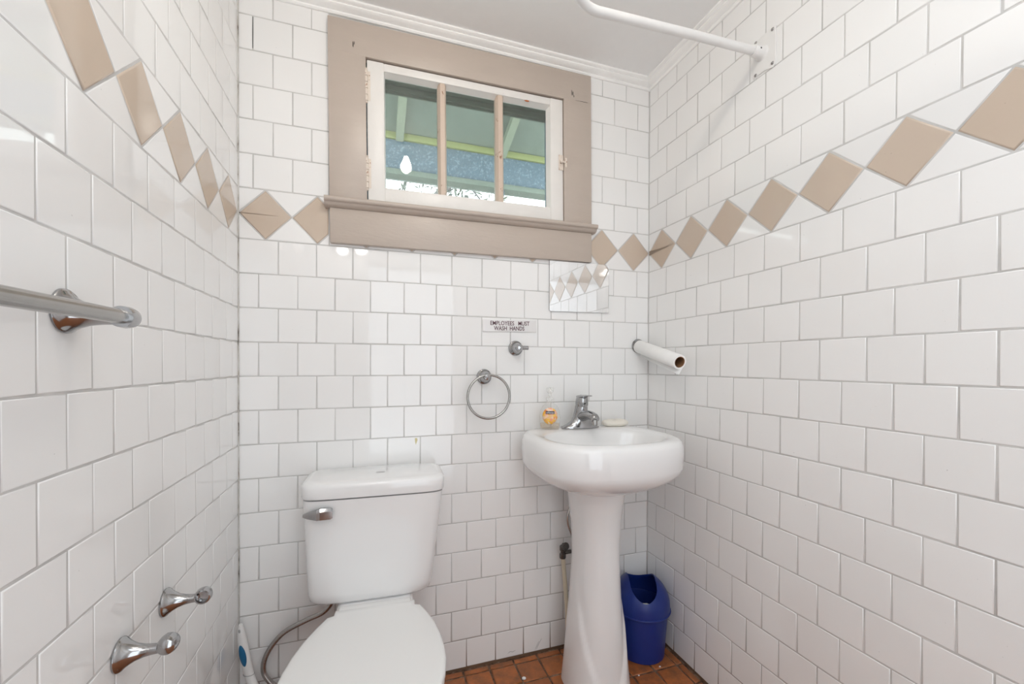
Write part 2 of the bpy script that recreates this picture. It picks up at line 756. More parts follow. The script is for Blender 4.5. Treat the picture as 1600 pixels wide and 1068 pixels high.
def slab(name, boxes, mat, kind='structure'):
    bm = bmesh.new()
    for lo, hi in boxes:
        bm_box(bm, lo, hi)
    o = from_bm(name, bm, mat, None, False)
    o['kind'] = kind
    return o


HX0, HX1, HZ0, HZ1 = .370, 1.146, 1.66, 2.21
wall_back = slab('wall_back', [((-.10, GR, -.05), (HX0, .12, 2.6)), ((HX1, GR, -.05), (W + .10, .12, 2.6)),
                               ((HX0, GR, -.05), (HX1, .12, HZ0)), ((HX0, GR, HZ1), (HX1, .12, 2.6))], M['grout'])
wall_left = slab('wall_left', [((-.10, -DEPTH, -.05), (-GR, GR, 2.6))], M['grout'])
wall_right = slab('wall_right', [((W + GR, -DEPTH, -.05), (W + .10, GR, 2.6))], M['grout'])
DX0, DX1, DZ = .36, 1.16, 2.05
wall_front = slab('wall_front', [((-.10, -DEPTH - .10, -.05), (DX0, -DEPTH, 2.6)), ((DX1, -DEPTH - .10, -.05), (W + .1, -DEPTH, 2.6)),
                                 ((DX0, -DEPTH - .10, DZ), (DX1, -DEPTH, 2.6))], M['wallpaint'])
ceiling = slab('ceiling', [((-.10, -DEPTH - .1, CEIL), (W + .10, .12, 2.6))], M['ceiling'])
HY = -DEPTH - 1.2               # added unseen shell, keeps sky light out of the doorway
wall_sky_block = slab('wall_sky_block', [((-.2, HY - .1, -.05), (W + .2, HY, 2.6)), ((-.3, HY, -.05), (-.2, -DEPTH - .1, 2.6)), ((W + .2, HY, -.05), (W + .3, -DEPTH - .1, 2.6)),
                               ((-.2, HY, 2.4), (W + .2, -DEPTH - .1, 2.6)), ((-.2, HY, -.05), (W + .2, -DEPTH - .1, -.004))], M['wallpaint'])
tag(wall_sky_block, 'added plain white shell shutting sky light out of the doorway behind the viewer')
tag(wall_back, 'back wall of white square tiles with a beige diamond border and a window')
tag(wall_left, 'left wall of glossy white tiles with beige diamonds and a towel bar')
tag(wall_right, 'right wall of white square tiles with a rising row of beige diamonds')
tag(wall_front, 'plain white wall with the door, behind the viewer')
tag(ceiling, 'flat grey painted ceiling')

WIN = (.2675, 1.562, 1.2505, 2.40)
X, Y, Z = Vector((1, 0, 0)), Vector((0, 1, 0)), Vector((0, 0, 1))
lay_tiles(wall_back, wall_polys(W, W / 13.517, W / 10, 0, WIN, (.63, .13), (0, .5)), X, Z, -Y, Vector((0, 0, 0)), 1, 9)
lay_tiles(wall_right, wall_polys(DEPTH, .1132, 1.53 * MOD, 0), -Y, Z, -X, Vector((W, 0, 0)), 1, 1.20)
lay_tiles(wall_left, wall_polys(DEPTH, .1132, 1.51 * MOD, .07 * MOD, None, (.28, .78)), Y, Z, X, Vector((0, 0, 0)), -1, 1.06)

# floor: terracotta pavers in a dirty bed
floor = slab('floor', [((-.10, -DEPTH, -.05), (W + .10, GR, -.004))], M['dirt'])
tag(floor, 'floor of worn terracotta tiles with dark dirty joints')
fv, ff = [], []
FP = .0975
for i in range(-1, 9 + 8):
    for j in range(0, 25):
        x0, y1 = .824 + (i - 8) * FP, -.036 - (j - 1) * FP
        poly = rect(max(x0, .006), max(y1 - FP, -DEPTH + .01), min(x0 + FP, W - .006), min(y1, -.008))
        if poly[1][0] - poly[0][0] < .015 or poly[2][1] - poly[1][1] < .015:
            continue
        poly = inset(poly, .0035)
        poly = [(x + random.uniform(-.0014, .0014), y + random.uniform(-.0014, .0014)) for x, y in poly]
        cx, cy = sum(p[0] for p in poly) / 4, sum(p[1] for p in poly) / 4
        loc = [(x - cx, y - cy) for x, y in poly]
        rz = Euler((random.gauss(0, .006), random.gauss(0, .006), 0))
        if j < 9:
            me = tile_mesh('tile', loc, M['terracotta'], depth=.012, bev=.0032, h=.0)
            o = link(bpy.data.objects.new('tile', me), floor)
            o.location = (cx, cy, random.uniform(-.0012, .0008))
            o.rotation_euler = rz
        else:
            v, f, sm = tile_vf(loc, depth=.012, bev=.0032)
            b = len(fv)
            fv += [(p[0] + cx, p[1] + cy, p[2]) for p in v]
            ff += [tuple(q + b for q in g) for g in f]
o = build('tile_field', fv, ff, M['terracotta'], floor, False)
o['kind'] = 'stuff'

# closed panelled door behind the viewer
door = empty('door_1', (DX0, -DEPTH - .11, 0), 'white panelled door standing open behind the viewer', None, None, 'structure', (0, 0, -1.75))
box('door_leaf', (.003, -.02, .008), (DX1 - DX0 - .003, .02, DZ - .003), M['door'], door, .003)
for px in (.10, .45):
    for z0, z1 in ((.2, .85), (1.05, 1.85)):
        box('door_panel', (px, .0185, z0), (px + .25, .026, z1), M['door'], door, .004)
lathe('door_knob', [(.0, .0), (.024, .001), (.012, .012), (.012, .035), (.027, .05), (.022, .068), (.0, .072)], M['satin'], door, 16, 'Y', (.06, .02, 1.0))


# crown moulding: one profile along the back and both sides, mitred
def crown(name, p0, p1, inward, along, label):
    prof = [(0, 2.318), (.006, 2.318), (.010, 2.3225), (.010, 2.327), (.022, 2.331), (.030, 2.3375), (.030, 2.341), (.036, 2.3425), (.041, 2.3465), (.041, CEIL), (0, CEIL)]
    rings = []
    for end, sgn in ((p0, 1), (p1, -1)):
        rings.append([Vector(end) + inward * d + along * (d * sgn) + Z * z for d, z in prof])
    v, f = loft(rings)
    o = build(name, v, f, M['crown'], None, True, .5)
    return tag(o, label, None, None, 'structure')


crown('trim_1', (0, 0, 0), (W, 0, 0), -Y, X, 'white crown moulding along the top of the back wall')
crown('trim_2', (W, 0, 0), (W, -DEPTH, 0), -X, -Y, 'white crown moulding along the top of the right wall')
crown('trim_3', (0, -DEPTH, 0), (0, 0, 0), X, Y, 'white crown moulding along the top of the left wall')


def caulk_mat():
    m, nt, out = new_mat('stained_corner_caulk')
    v = world_coords(nt, (60, 60, 14))
    c = ramp(nt, noise(nt, v, 1, 4, .7), [(.34, (.10, .085, .07)), (.44, (.42, .40, .37)), (.6, (.60, .59, .57))])
    pbsdf(nt, out, c, .7)
    return m


ck = caulk_mat()
box('trim_4', (-.001, -.0045, .002), (.0035, .001, 2.318), ck, None, .001)['kind'] = 'structure'
box('trim_5', (W - .003, -.003, .002), (W + .001, .001, 2.318), M['grout'], None, .001)['kind'] = 'structure'
bpy.data.objects['trim_4']['label'] = 'stained caulk joint in the left back corner'
bpy.data.objects['trim_5']['label'] = 'thin grout joint in the right back corner'

# ------------------------------------------------------------------ window
win = empty('window_1', (.7585, 0, 1.95), 'small three-pane wooden window with wide taupe casing', None, None, 'structure', (0, -.0105, 0))
wx, wi = .4915, .3725
box('side_casing', (-wx, -.020, -.252), (-wi, .012, .246), M['taupe'], win, .0025)
box('side_casing', (wi - .003, -.020, -.252), (wx, .012, .246), M['taupe'], win, .0025)
box('head_casing', (-wx, -.0205, .241), (wx, .012, .3535), M['taupe'], win, .0025)
box('apron', (-wx, -.019, -.398), (wx, .012, -.281), M['taupe'], win, .0025)
# stool with a rounded nose and a small cove under it
prof = [(.012, -.250), (-.040, -.250), (-.0445, -.2525), (-.0465, -.2575), (-.0455, -.263), (-.042, -.2665), (-.036, -.268), (-.034, -.273), (-.028, -.2775), (-.019, -.281), (.012, -.281)]
v, f = loft([[Vector((x, y, z)) for y, z in prof] for x in (-.5065, .5065)])
build('window_stool', v, f, M['taupe'], win, True, .7)
# jambs and the outer frame seen through the glass
for lo, hi in (((-.388, .012, -.29), (-.376, .135, .255)), ((.374, .012, -.29), (.387, .135, .255))):
    box('jamb', lo, hi, M['sash'], win, .001)
box('jamb', (-.388, .012, .243), (.387, .135, .258), M['ext_dark'], win, .001)
box('jamb', (-.388, .012, -.29), (.387, .135, -.262), M['sash'], win, .001)
fr = empty('screen_frame', (0, 0, 0))
fr.parent = win
tag(fr, 'dark sage outer screen frame')
box('rail', (-.374, .105, .222), (.374, .125, .243), M['ext_dark'], fr, .002)
box('rail', (-.374, .112, .243 - .030), (.374, .119, .224), M['ext_dark'], fr, .001)
box('rail', (-.374, .105, -.262), (.374, .125, -.235), M['ext_dark'], fr, .002)
box('stile', (-.374, .106, -.236), (-.352, .124, .223), M['porch_blue'], fr, .002)
box('stile', (.346, .106, -.236), (.374, .124, .223), M['porch_blue'], fr, .002)
# sash
sash = empty('sash', (0, 0, 0))
sash.parent = win
sx, st, sb = .3695, .2370, -.2490
gx, gt, gb = .3130, .2085, -.1925
box('stile', (-sx, -.014, sb), (-gx, .030, st), M['sash'], sash, .003)
box('stile', (gx, -.014, sb), (sx - .002, .030, st), M['sash'], sash, .003)
box('rail', (-gx - .001, -.0135, gt), (gx + .001, .030, st - .001), M['sash'], sash, .003)
box('rail', (-gx - .001, -.0135, sb), (gx + .001, .030, gb), M['sash'], sash, .003)
mx = (-.1105, .1085)
for i, xm in enumerate(mx):
    v, f = loft([[Vector((xm + a, b, z)) for a, b in ((-.0155, .024), (-.0155, .004), (-.008, -.011), (.008, -.011), (.0155, .004), (.0155, .024))] for z in (gb - .003, gt + .003)])
    o = build('muntin', v, f, M['muntin'], sash, True, .4)
    o['label'] = 'worn pinkish muntin with bare wood showing'
for x0, x1 in ((-gx, mx[0] - .0145), (mx[0] + .0145, mx[1] - .0145), (mx[1] + .0145, gx)):
    box('pane', (x0, .0125, gb - .001), (x1, .0150, gt + .001), M['glass'], sash, 0)
# putty beads round each pane
for x0, x1 in ((-gx, mx[0] - .0150), (mx[0] + .0150, mx[1] - .0150), (mx[1] + .0150, gx)):
    for (za, zb, yb) in ((gt + .0005, gt - .0075, -.010), (gb - .0005, gb + .006, -.004)):
        v, f = loft([[Vector((x, y, z)) for y, z in ((.0125, zb), (yb, za), (.0125, za))] for x in (x0 - .0006, x1 + .0006)])
        build('glazing_bead', v, f, M['sash'], sash, False)
for xa, xb in ((-gx - .0005, -gx + .004), (gx + .0005, gx - .0085)):
    v, f = loft([[Vector((x, y, z)) for x, y in ((xb, .0125), (xa, -.010), (xa, .0125))] for z in (gb, gt - .002)])
    build('glazing_bead', v, f, M['sash'], sash, False)
# hinges on the left, latch on the right
for zc in (.147, -.151):
    h = empty('hinge', (-.3715, -.0165, zc))
    h.parent = win
    tag(h, 'paint-crusted butt hinge')
    for k in range(5):
        r = .0052 + random.uniform(-.0004, .0006)
        z0 = -.053 + k * .0212
        lathe('knuckle', [(.002, z0), (r, z0 + .0015), (r, z0 + .018), (.002, z0 + .0200)], M['hinge'], h, 12)
    lathe('pin', [(.001, -.061), (.0046, -.058), (.0025, -.053), (.0025, .053), (.0046, .056), (.001, .060)], M['hinge'], h, 12)
    box('leaf', (.003, .0015, -.05), (.013, .0028, .05), M['hinge'], h, .0004)
la = empty('latch', (.3585, -.014, -.012))
la.parent = win
tag(la, 'small rusty white-painted turn latch')
box('latch_plate', (-.011, -.003, -.030), (.009, .0, .030), M['hinge'], la, .001)
lathe('latch_knob', [(.0, .016), (.006, .015), (.008, .011), (.005, .006), (.005, .0)], M['hinge'], la, 12, '-Y', (-.002, 0, .002))
box('keeper', (.014, -.010, -.020), (.022, -.004, .018), M['hinge'], la, .0015)
box('latch_arm', (-.004, -.011, -.003), (.018, -.007, .006), M['hinge'], la, .0015)

# ------------------------------------------------------------------ what the window looks out on
TILT = math.radians(19)
roof = empty('porch_roof', (.9, 1.3, 2.646), 'green porch roof with sloping rafters above the window', 'roof')


def slope(y):
    return (1.3 - y) * math.tan(TILT)


for k in range(12):                          # soffit boards
    y0, y1 = 1.30 - k * .105, 1.30 - (k + 1) * .105 + .0005
    vs = []
    for yy, dz in ((y0, 0), (y1, .0008), (y1, .018), (y0, .018)):
        vs.append((yy - 1.3, slope(yy) + dz))
    v, f = loft([[Vector((x, y, z)) for y, z in vs] for x in (-3.2, 3.2)])
    build('soffit_board', v, f, M['porch'], roof, False)
for x in (-2.46, -1.74, -1.02, -.325, .375, 1.08, 1.80, 2.5):
    vs = [(-.01, -.012), (-1.16, slope(.14) - .012), (-1.16, slope(.14) + .002), (-.01, .002)]
    vs = [(0, -.055), (-1.16, slope(.14) - .055), (-1.16, slope(.14)), (0, 0)]
    v, f = loft([[Vector((x + e, y, z)) for y, z in vs] for e in (-.024, .024)])
    build('rafter', v, f, M['rafter'], roof, False)
box('yellow_strip', (-3.2, -.014, -.046), (3.2, .010, -.004), M['porch_yellow'], roof, .002)
box('beam', (-3.2, .006, -.240), (3.2, .09, -.040), M['porch_blue'], roof, .004)
box('beam_trim', (-3.2, -.008, -.272), (3.2, .10, -.236), M['porch'], roof, .003)['label'] = 'pale green strip under the blue beam'
box('bracket', (.350, .01, -.315), (.395, .06, -.268), M['porch_blue'], roof, .003)
for x in (-2.9, 2.9):
    box('post', (x - .05, 0, -2.62), (x + .05, .1, -.27), M['porch'], roof, .004)
ground = slab('ground', [((-14, .13, -.35), (16, 30, -.25))], M['ground'])
tag(ground, 'pale yard outside the window')


def tree(name, x, y, h, r, label, n, seed, lean=.1, canopy=(1.2, 1.4)):
    rnd = random.Random(seed)
    t = empty(name, (x, y, -.25), label, 'tree')
    tr = [Vector((lean * k * k * .02 * h, 0, h * k / 6)) for k in range(7)]
    tube('trunk', tr, [r * (1 - .1 * k) for k in range(7)], M['bark'], t, 9)
    v, f = [], []
    for b in range(9):
        a, el = rnd.uniform(0, 2 * PI), rnd.uniform(.1, 1.0)
        s = tr[rnd.randint(2, 6)]
        e = s + Vector((math.cos(a), math.sin(a), el)) * rnd.uniform(.5, canopy[0])
        vv, fq = tube_vf([s, (s + e) / 2 + Vector((0, 0, .06)), e], [r * .3, r * .2, r * .1], 6)
        o = len(v)
        v += vv
        f += [tuple(i + o for i in q) for q in fq]
    build('branches', v, f, M['bark'], t)['kind'] = 'stuff'
    v, f = [], []
    for k in range(n):
        a, b = rnd.uniform(0, 2 * PI), rnd.uniform(-1, 1)
        q = rnd.random() ** .5
        c = tr[-1] + Vector((canopy[0] * q * math.cos(a) * math.sqrt(1 - b * b), canopy[0] * q * math.sin(a) * math.sqrt(1 - b * b), canopy[1] * q * b - .3))
        d1 = Vector((rnd.gauss(0, 1), rnd.gauss(0, 1), rnd.gauss(0, 1))).normalized()
        d2 = d1.orthogonal().normalized()
        s = rnd.uniform(.05, .10)
        o = len(v)
        v += [c - d1 * s, c + d2 * s * .4, c + d1 * s, c - d2 * s * .4]
        f.append((o, o + 1, o + 2, o + 3))
    lv = build('foliage', v, f, M['leaf'], t, False)
    lv['kind'] = 'stuff'


tree('tree', -.25, 6.4, 4.9, .20, 'thick grey tree trunk with sparse leaves in the left pane', 700, 3, .6, (1.3, 1.2))
tree('tree', 2.4, 9.5, 4.6, .13, 'thin bushy tree low in the middle pane', 260, 11, .2, (.9, .9))
nb = empty('neighbour_house', (-2.2, 7.0, -.25), 'blue grey neighbouring house behind the trees', 'house')
box('wall', (-1.3, 0, 0), (1.25, 2.5, 4.2), M['siding'], nb, .0)
v, f = loft([[Vector((x, y, z)) for y, z in ((-.3, 4.2), (1.25, 5.0), (2.8, 4.2))] for x in (-1.5, 1.42)])
build('roof', v, f, M['porch'], nb, False)
box('window', (.3, -.04, 2.6), (.9, .0, 3.7), M['porch'], nb, .01)
tag(tube('utility_wire', smooth_path([(1.15, 4.0, 3.95), (1.35, 4.0, 3.75), (1.55, 4.0, 3.60), (1.9, 4.0, 3.2), (2.3, 4.0, 2.3), (2.5, 4.0, -.2)], 6), .011, M['wire']),
    'dark drooping cable against the white sky in the middle pane', 'cable')

# ------------------------------------------------------------------ toilet
toi = empty('toilet', (.423, -.008, 0), 'white two-piece toilet with closed lid under the window', 'toilet', None, None, (0, 0, -.045))


def rr(cx, y0, y1, z, hw, n=5, cnt=56):
    return super_ring(cx, (y0 + y1) / 2, z, hw, (y1 - y0) / 2, n, cnt)


prof = [(.404, .160, -.146, 4), (.407, .175, -.158, 4.5), (.416, .184, -.165, 5), (.440, .188, -.170, 5.5), (.53, .194, -.179, 6), (.64, .201, -.190, 6.5), (.737, .2075, -.200, 7)]
v, f = loft([rr(-.013 * (.739 - z) / .33, y0, -.012, z, hw, n) for z, hw, y0, n in prof])
build('tank', v, f, M['porcelain'], toi, True, 1.0)
prof = [(.7410, .206, -.197, 7), (.742, .210, -.203, 7), (.747, .2115, -.2045, 7), (.772, .2120, -.2050, 7), (.782, .211, -.204, 7), (.7875, .205, -.198, 7), (.7895, .194, -.187, 7)]
v, f = loft([rr(.0, y0, -.004 - (.206 + y0) * .6, z, hw, n) for z, hw, y0, n in prof])
lid = build('tank_lid', v, f, M['porcelain'], toi, True, 1.0)
v, f = loft([[Vector((.012 +   .0145 * math.cos(t * PI / 8), -.105 + .0085 * math.sin(t * PI / 8), z)) for t in range(16)] for z in (.7890, .7900)])
build('maker_mark', v, f, M['decal'], lid, False)
lv = empty('flush_lever', (-.155, -.1915, .702))
lv.parent = toi
tag(lv, 'angular chrome flush lever')
lathe('pivot', [(.010, .0), (.012, .003), (.010, .014), (.006, .018)], M['chrome'], lv, 16, '-Y')
sec = [(x, h * 1.35, a, b) for x, h, a, b in ((-.044, .003, -.020, -.016), (-.030, .007, -.024, -.014), (-.012, .010, -.028, -.012), (-.006, .011, -.030, -.012), (.002, .0125, -.024, -.011), (.030, .0125, -.022, -.012), (.036, .010, -.021, -.013))]
v, f = loft([[Vector((x, yb, -h)), Vector((x, yf, -h * .9)), Vector((x, yf, h * .5)), Vector((x, yf + .004, h)), Vector((x, yb, h))] for x, h, yf, yb in sec])
build('lever_arm', v, f, M['chrome'], lv, True, .35)


def outline(scale_w=1., front=0., hw0=None, cnt=0):
    half = [(.1145, -.196), (.1150, -.222), (.132, -.228), (.151, -.272), (.170, -.325), (.1835, -.385), (.1905, -.440), (.1915, -.485), (.186, -.535), (.171, -.582), (.146, -.622), (.110, -.652), (.066, -.670), (.022, -.677)]
    pts = [(x * scale_w, y + (front if y < -.3 else 0)) for x, y in half]
    return pts + [(-x, y) for x, y in pts[::-1]]


def ring_o(z, k=1., inset_=0.):
    base = outline()
    cx, cy = 0, -.44
    out = []
    for x, y in base:
        d = Vector((x - cx, y - cy))
        L = d.length
        s = (L - inset_) / L * k
        out.append(Vector((cx + d.x * s * 1.02 + .002 + (cy + d.y * s + .2) * .055, cy + d.y * s + .012, z)))
    return out


SX = -.004
zl = .386
v, f = loft([ring_o(zl, 1, .004), ring_o(zl + .002, 1, 0), ring_o(zl + .011, 1, 0), ring_o(zl + .0155, 1, .003), ring_o(zl + .0175, 1, .009), ring_o(zl + .0185, 1, .03), ring_o(zl + .0195, 1, .09)])
sl = build('seat_lid', v, f, M['seat'], toi, True, .9)
v, f = loft([ring_o(.362, .985, .006), ring_o(.364, .985, 0), ring_o(.376, .99, 0), ring_o(.382, .99, .004)])
build('seat_ring', v, f, M['seat'], toi, True, .9)
box('hinge_bar', (-.107, -.208, .374), (.107, -.166, .4035), M['seat'], toi, .006, 3)
for s in (-1, 1):
    lathe('hinge_cap', [(.013, .0), (.014, .006), (.010, .011), (.0, .012)], M['seat'], toi, 16, 'Z', (s * .07, -.18, .3645))


def bowl_ring(z, k, back, dy=0.):
    return [Vector((p.x * k, min((p.y + .44) * k - .44 + dy, back), z)) for p in ring_o(z, 1)]


v, f = loft([bowl_ring(0, .62, -.12, .02), bowl_ring(.03, .60, -.13, .02), bowl_ring(.12, .58, -.15, .02), bowl_ring(.22, .72, -.15, .01), bowl_ring(.28, .90, -.14, 0), bowl_ring(.325, .955, -.13, 0), bowl_ring(.352, .965, -.13, 0), bowl_ring(.3605, .95, -.13, 0)])
bo = build('bowl', v, f, M['porcelain'], toi, True, 1.)
box('tank_shelf', (-.115, -.20, .31), (.115, -.012, .4025), M['porcelain'], toi, .018, 4)
hose = [(-.135, -.080, .406), (-.137, -.075, .375), (-.165, -.060, .335), (-.222, -.045, .307), (-.290, -.037, .272), (-.335, -.036, .215), (-.345, -.037, .160), (-.318, -.040, .115), (-.29, -.03, .09)]
tube('supply_hose', smooth_path(hose, 7), .0080, M['steel_hose'], toi, 12)['label'] = 'braided steel water hose looping to the wall'
lathe('hose_nut', [(.011, .389), (.013, .392), (.013, .405), (.010, .408)], M['brush_white'], toi, 8, 'Z', (-.135, -.080, 0))
lathe('stop_valve', [(.024, .004), (.022, .007), (.009, .009), (.009, .030), (.012, .031), (.012, .046), (.0, .048)], M['chrome'], toi, 16, '-Y', (-.29, .008, .09))

# ------------------------------------------------------------------ toilet brush in the corner
br = empty('toilet_brush', (.085, -.115, 0), 'white toilet brush with blue grip leaning in the left back corner', 'brush')
axis = [Vector((.020, -.02, .02)), Vector((.008, .000, .09)), Vector((-.018, .030, .138)), Vector((-.0390, .050, .180)), Vector((-.0490, .0565, .220)), Vector((-.0580, .060, .268)), Vector((-.0640, .0620, .312)), Vector((-.0655, .0625, .335))]
wid = [(.010, .008), (.012, .009), (.0165, .011), (.0150, .010), (.0155, .012), (.0150, .012), (.0110, .009), (.006, .005)]
rings = []
ax = Vector((.94, -.34, .0))
for c, (a, b) in zip(smooth_path(axis, 3), [(wid[min(i // 3, 7)][0] + (wid[min(i // 3 + 1, 7)][0] - wid[min(i // 3, 7)][0]) * (i % 3) / 3,
                                             wid[min(i // 3, 7)][1] + (wid[min(i // 3 + 1, 7)][1] - wid[min(i // 3, 7)][1]) * (i % 3) / 3) for i in range(22)]):
    b2 = Vector((.34, .94, .0))
    rings.append([c + ax * (a * math.cos(2 * PI * j / 16)) + b2 * (b * math.sin(2 * PI * j / 16)) for j in range(16)])
v, f = loft(rings)
build('handle', v, f, M['brush_white'], br, True, 1.)
# blue oval grip, hanging hole, joint ring
gz = Vector((-.0535, .0580, .244))
fn = Vector((-.34, -.94, 0)) * -1
fn = Vector((-.3, -.95, .05)).normalized()
gu = Vector((.95, -.30, 0)).normalized()
gv = fn.cross(gu)
gv = (Vector((-.0580, .060, .268)) - Vector((-.0490, .0565, .220))).normalized()
rings = []
for s, d in ((1.0, .004), (.98, .0115), (.85, .0135), (.4, .0145)):
    rings.append([gz + gu * (.0098 * s * math.cos(t)) + gv * (.034 * s * math.sin(t)) + fn * d for t in [2 * PI * j / 24 for j in range(24)]])
v, f = loft(rings)
build('grip', v, f, M['brush_blue'], br, True, 1.)['label'] = 'teal blue oval rubber grip'
hz = Vector((-.0645, .0622, .318))
v, f = loft([[hz + gu * (.0028 * math.cos(t)) + gv * (.0052 * math.sin(t)) + fn * d for t in [2 * PI * j / 16 for j in range(16)]] for d in (.004, .0098)])
build('hanging_hole', v, f, M['decal'], br, True, .6)
jc = Vector((-.0410, .0512, .184))
v, f = tube_vf([jc + ax * (.0158 * math.cos(2 * PI * j / 20)) + Vector((.34, .94, 0)) * (.0112 * math.sin(2 * PI * j / 20)) for j in range(20)], .0011, 6, True)
build('joint_ring', v, f, M['decal'], br)
lathe('bristle_head', [(.01, .0), (.035, .006), (.040, .03), (.038, .075), (.025, .095), (.010, .10)], M['bristle'], br, 20, 'Z', (.012, -.02, 0.001))

# ------------------------------------------------------------------ pedestal sink
SXC, SYC = 1.178, -.228
sink = empty('pedestal_sink', (SXC, SYC, 0), 'white porcelain pedestal sink in the right corner', 'sink')


def sring(z, a, bf, bb, n=2.7, nb=3.4, cy=0.):
    out = []
    for j in range(72):
        t = 2 * PI * j / 72
        c, s = math.cos(t), math.sin(t)
        e = nb if s > 0 else n
        out.append(Vector((a * sgnpow(c, 2 / e), cy + (bb if s > 0 else bf) * sgnpow(s, 2 / e), z)))
    return out


rings = [sring(.690, .080, .085, .09, 2.1, 2.1, .02), sring(.700, .112, .110, .12, 2.1, 2.2, .02), sring(.716, .160, .145, .19, 2.2, 2.5, .01), sring(.738, .205, .182, .222, 2.4, 3, 0), sring(.760, .240, .208, .224, 2.6, 3.3),
         sring(.778, .257, .220, .225, 2.7, 3.4), sring(.796, .2645, .2265, .225, 2.7, 3.4), sring(.850, .267, .2285, .225, 2.7, 3.4), sring(.872, .265, .2265, .225), sring(.8850, .259, .221, .224), sring(.8920, .248, .210, .222), sring(.8940, .236, .198, .218)]
inner = [(.8925, .219, .178, .125, 0), (.888, .212, .171, .117, 0), (.876, .205, .163, .110, 0), (.85, .194, .150, .102, 0), (.815, .165, .122, .085, 0), (.785, .115, .08, .06, 0), (.773, .05, .035, .03, 0), (.771, .022, .022, .022, 0)]
for z, a, bf, bb, dy in inner:
    rings.append(sring(z, a, bf, bb, 2.4, 2.6, -.012))
v, f = loft(rings, (True, True))
build('basin', v, f, M['porcelain'], sink, True, 1.2)
lathe('drain', [(.0, .7712), (.021, .7712), (.0225, .7735), (.017, .7745), (.016, .7725), (.0, .7725)], M['chrome'], sink, 20, 'Z', (0, -.012, 0))
# pedestal with the scooped front panel
rings = []
for i in range(40):
    z = .710 * i / 39
    h = z / .710
    a = .078 + .030 * (1 - h) ** 2.2 + .026 * max(0, (h - .62) / .38) ** 2
    b = .086 + .036 * (1 - h) ** 2.2 + .024 * max(0, (h - .62) / .38) ** 2
    ring = []
    phi = math.radians(80) * max(0., min(1., (z - .012) / .36)) ** .62
    for j in range(96):
        t = 2 * PI * j / 96
        c, s = math.cos(t), math.sin(t)
        rad = 1.
        dev = abs(((t - 1.5 * PI + PI) % (2 * PI)) - PI)      # angle away from the front
        k = max(0., min(1., (dev - phi) / .11 + .5))
        k = k * k * (3 - 2 * k)
        fade = max(0., min(1., (.42 - z) / .2))
        rad += .085 * k * fade * (1 if dev < 1.9 else max(0, 1 - (dev - 1.9) / .4))
        ring.append(Vector((a * rad * sgnpow(c, .9) - .006, .028 + b * rad * sgnpow(s, .9), z + .001)))
    rings.append(ring)
v, f = loft(rings)
build('pedestal', v, f, M['porcelain'], sink, True, 1.2)
# single lever faucet
fa = empty('faucet', (0.0, .157, .8935))
fa.parent = sink
tag(fa, 'chrome single lever faucet')


def er(cx, cy, z, a, b, n=2., tilt=0., cnt=28):
    return [Vector((cx + a * sgnpow(math.cos(2 * PI * j / cnt), 2 / n), cy + b * sgnpow(math.sin(2 * PI * j / cnt), 2 / n), z + tilt * b * math.sin(2 * PI * j / cnt))) for j in range(cnt)]


v, f = loft([er(0, 0, 0, .079, .029, 2.3), er(0, 0, .004, .080, .030, 2.3), er(0, 0, .010, .074, .028, 2.2), er(0, 0, .016, .060, .027, 2.1), er(0, 0, .028, .043, .027), er(0, -.001, .045, .032, .027), er(0, -.003, .065, .0265, .026, 2, .1), er(0, -.006, .085, .0245, .0245, 2, .16), er(0, -.008, .088, .0225, .0225, 2, .16)])
build('faucet_body', v, f, M['chrome'], fa, True, .8)
sp = smooth_path([(0, .0, .040), (0, -.035, .052), (0, -.070, .058), (0, -.102, .055), (0, -.117, .046)], 5)
rr_ = [.021, .0205, .020, .0195, .019, .0185, .018, .0178, .0175, .0172, .017, .0168, .0165, .0163, .016, .0158, .0155, .0153, .0150, .0145, .0135]
v, f = tube_vf(sp, rr_[:len(sp)], 20)
v = [Vector((p.x * 1.15, p.y, p.z)) for p in v]
build('spout', v, f, M['chrome'], fa, True, .8)
lathe('aerator', [(.0095, .024), (.011, .026), (.011, .040), (.010, .046)], M['satin'], fa, 18, 'Z', (0, -.110, 0))
v, f = loft([er(0, -.008, .0885, .0235, .0235, 2, .16), er(0, -.009, .094, .0250, .0250, 2, .16), er(0, -.012, .112, .0240, .0240, 2, .12), er(0, -.014, .124, .0205, .0215, 2, .1), er(0, -.016, .1285, .012, .014, 2, .1)])
build('handle', v, f, M['chrome'], fa, True, .8)
sec = [(.006, .017, .118, .128), (-.020, .020, .120, .131), (-.042, .018, .1235, .1315), (-.066, .015, .127, .1325), (-.074, .011, .129, .1325)]
v, f = loft([[Vector((-w, y, z0 + .002)), Vector((-w * .6, y, z0)), Vector((w * .6, y, z0)), Vector((w, y, z0 + .002)), Vector((w * .9, y, z1 - .002)), Vector((w * .5, y, z1)), Vector((-w * .5, y, z1)), Vector((-w * .9, y, z1 - .002))] for y, w, z0, z1 in sec])
build('lever', v, f, M['chrome'], fa, True, .5)
lathe('index_button', [(.0, .0255), (.0035, .0253), (.0035, .020)], M['black'], fa, 12, '-Y', (0, -.010, .098))

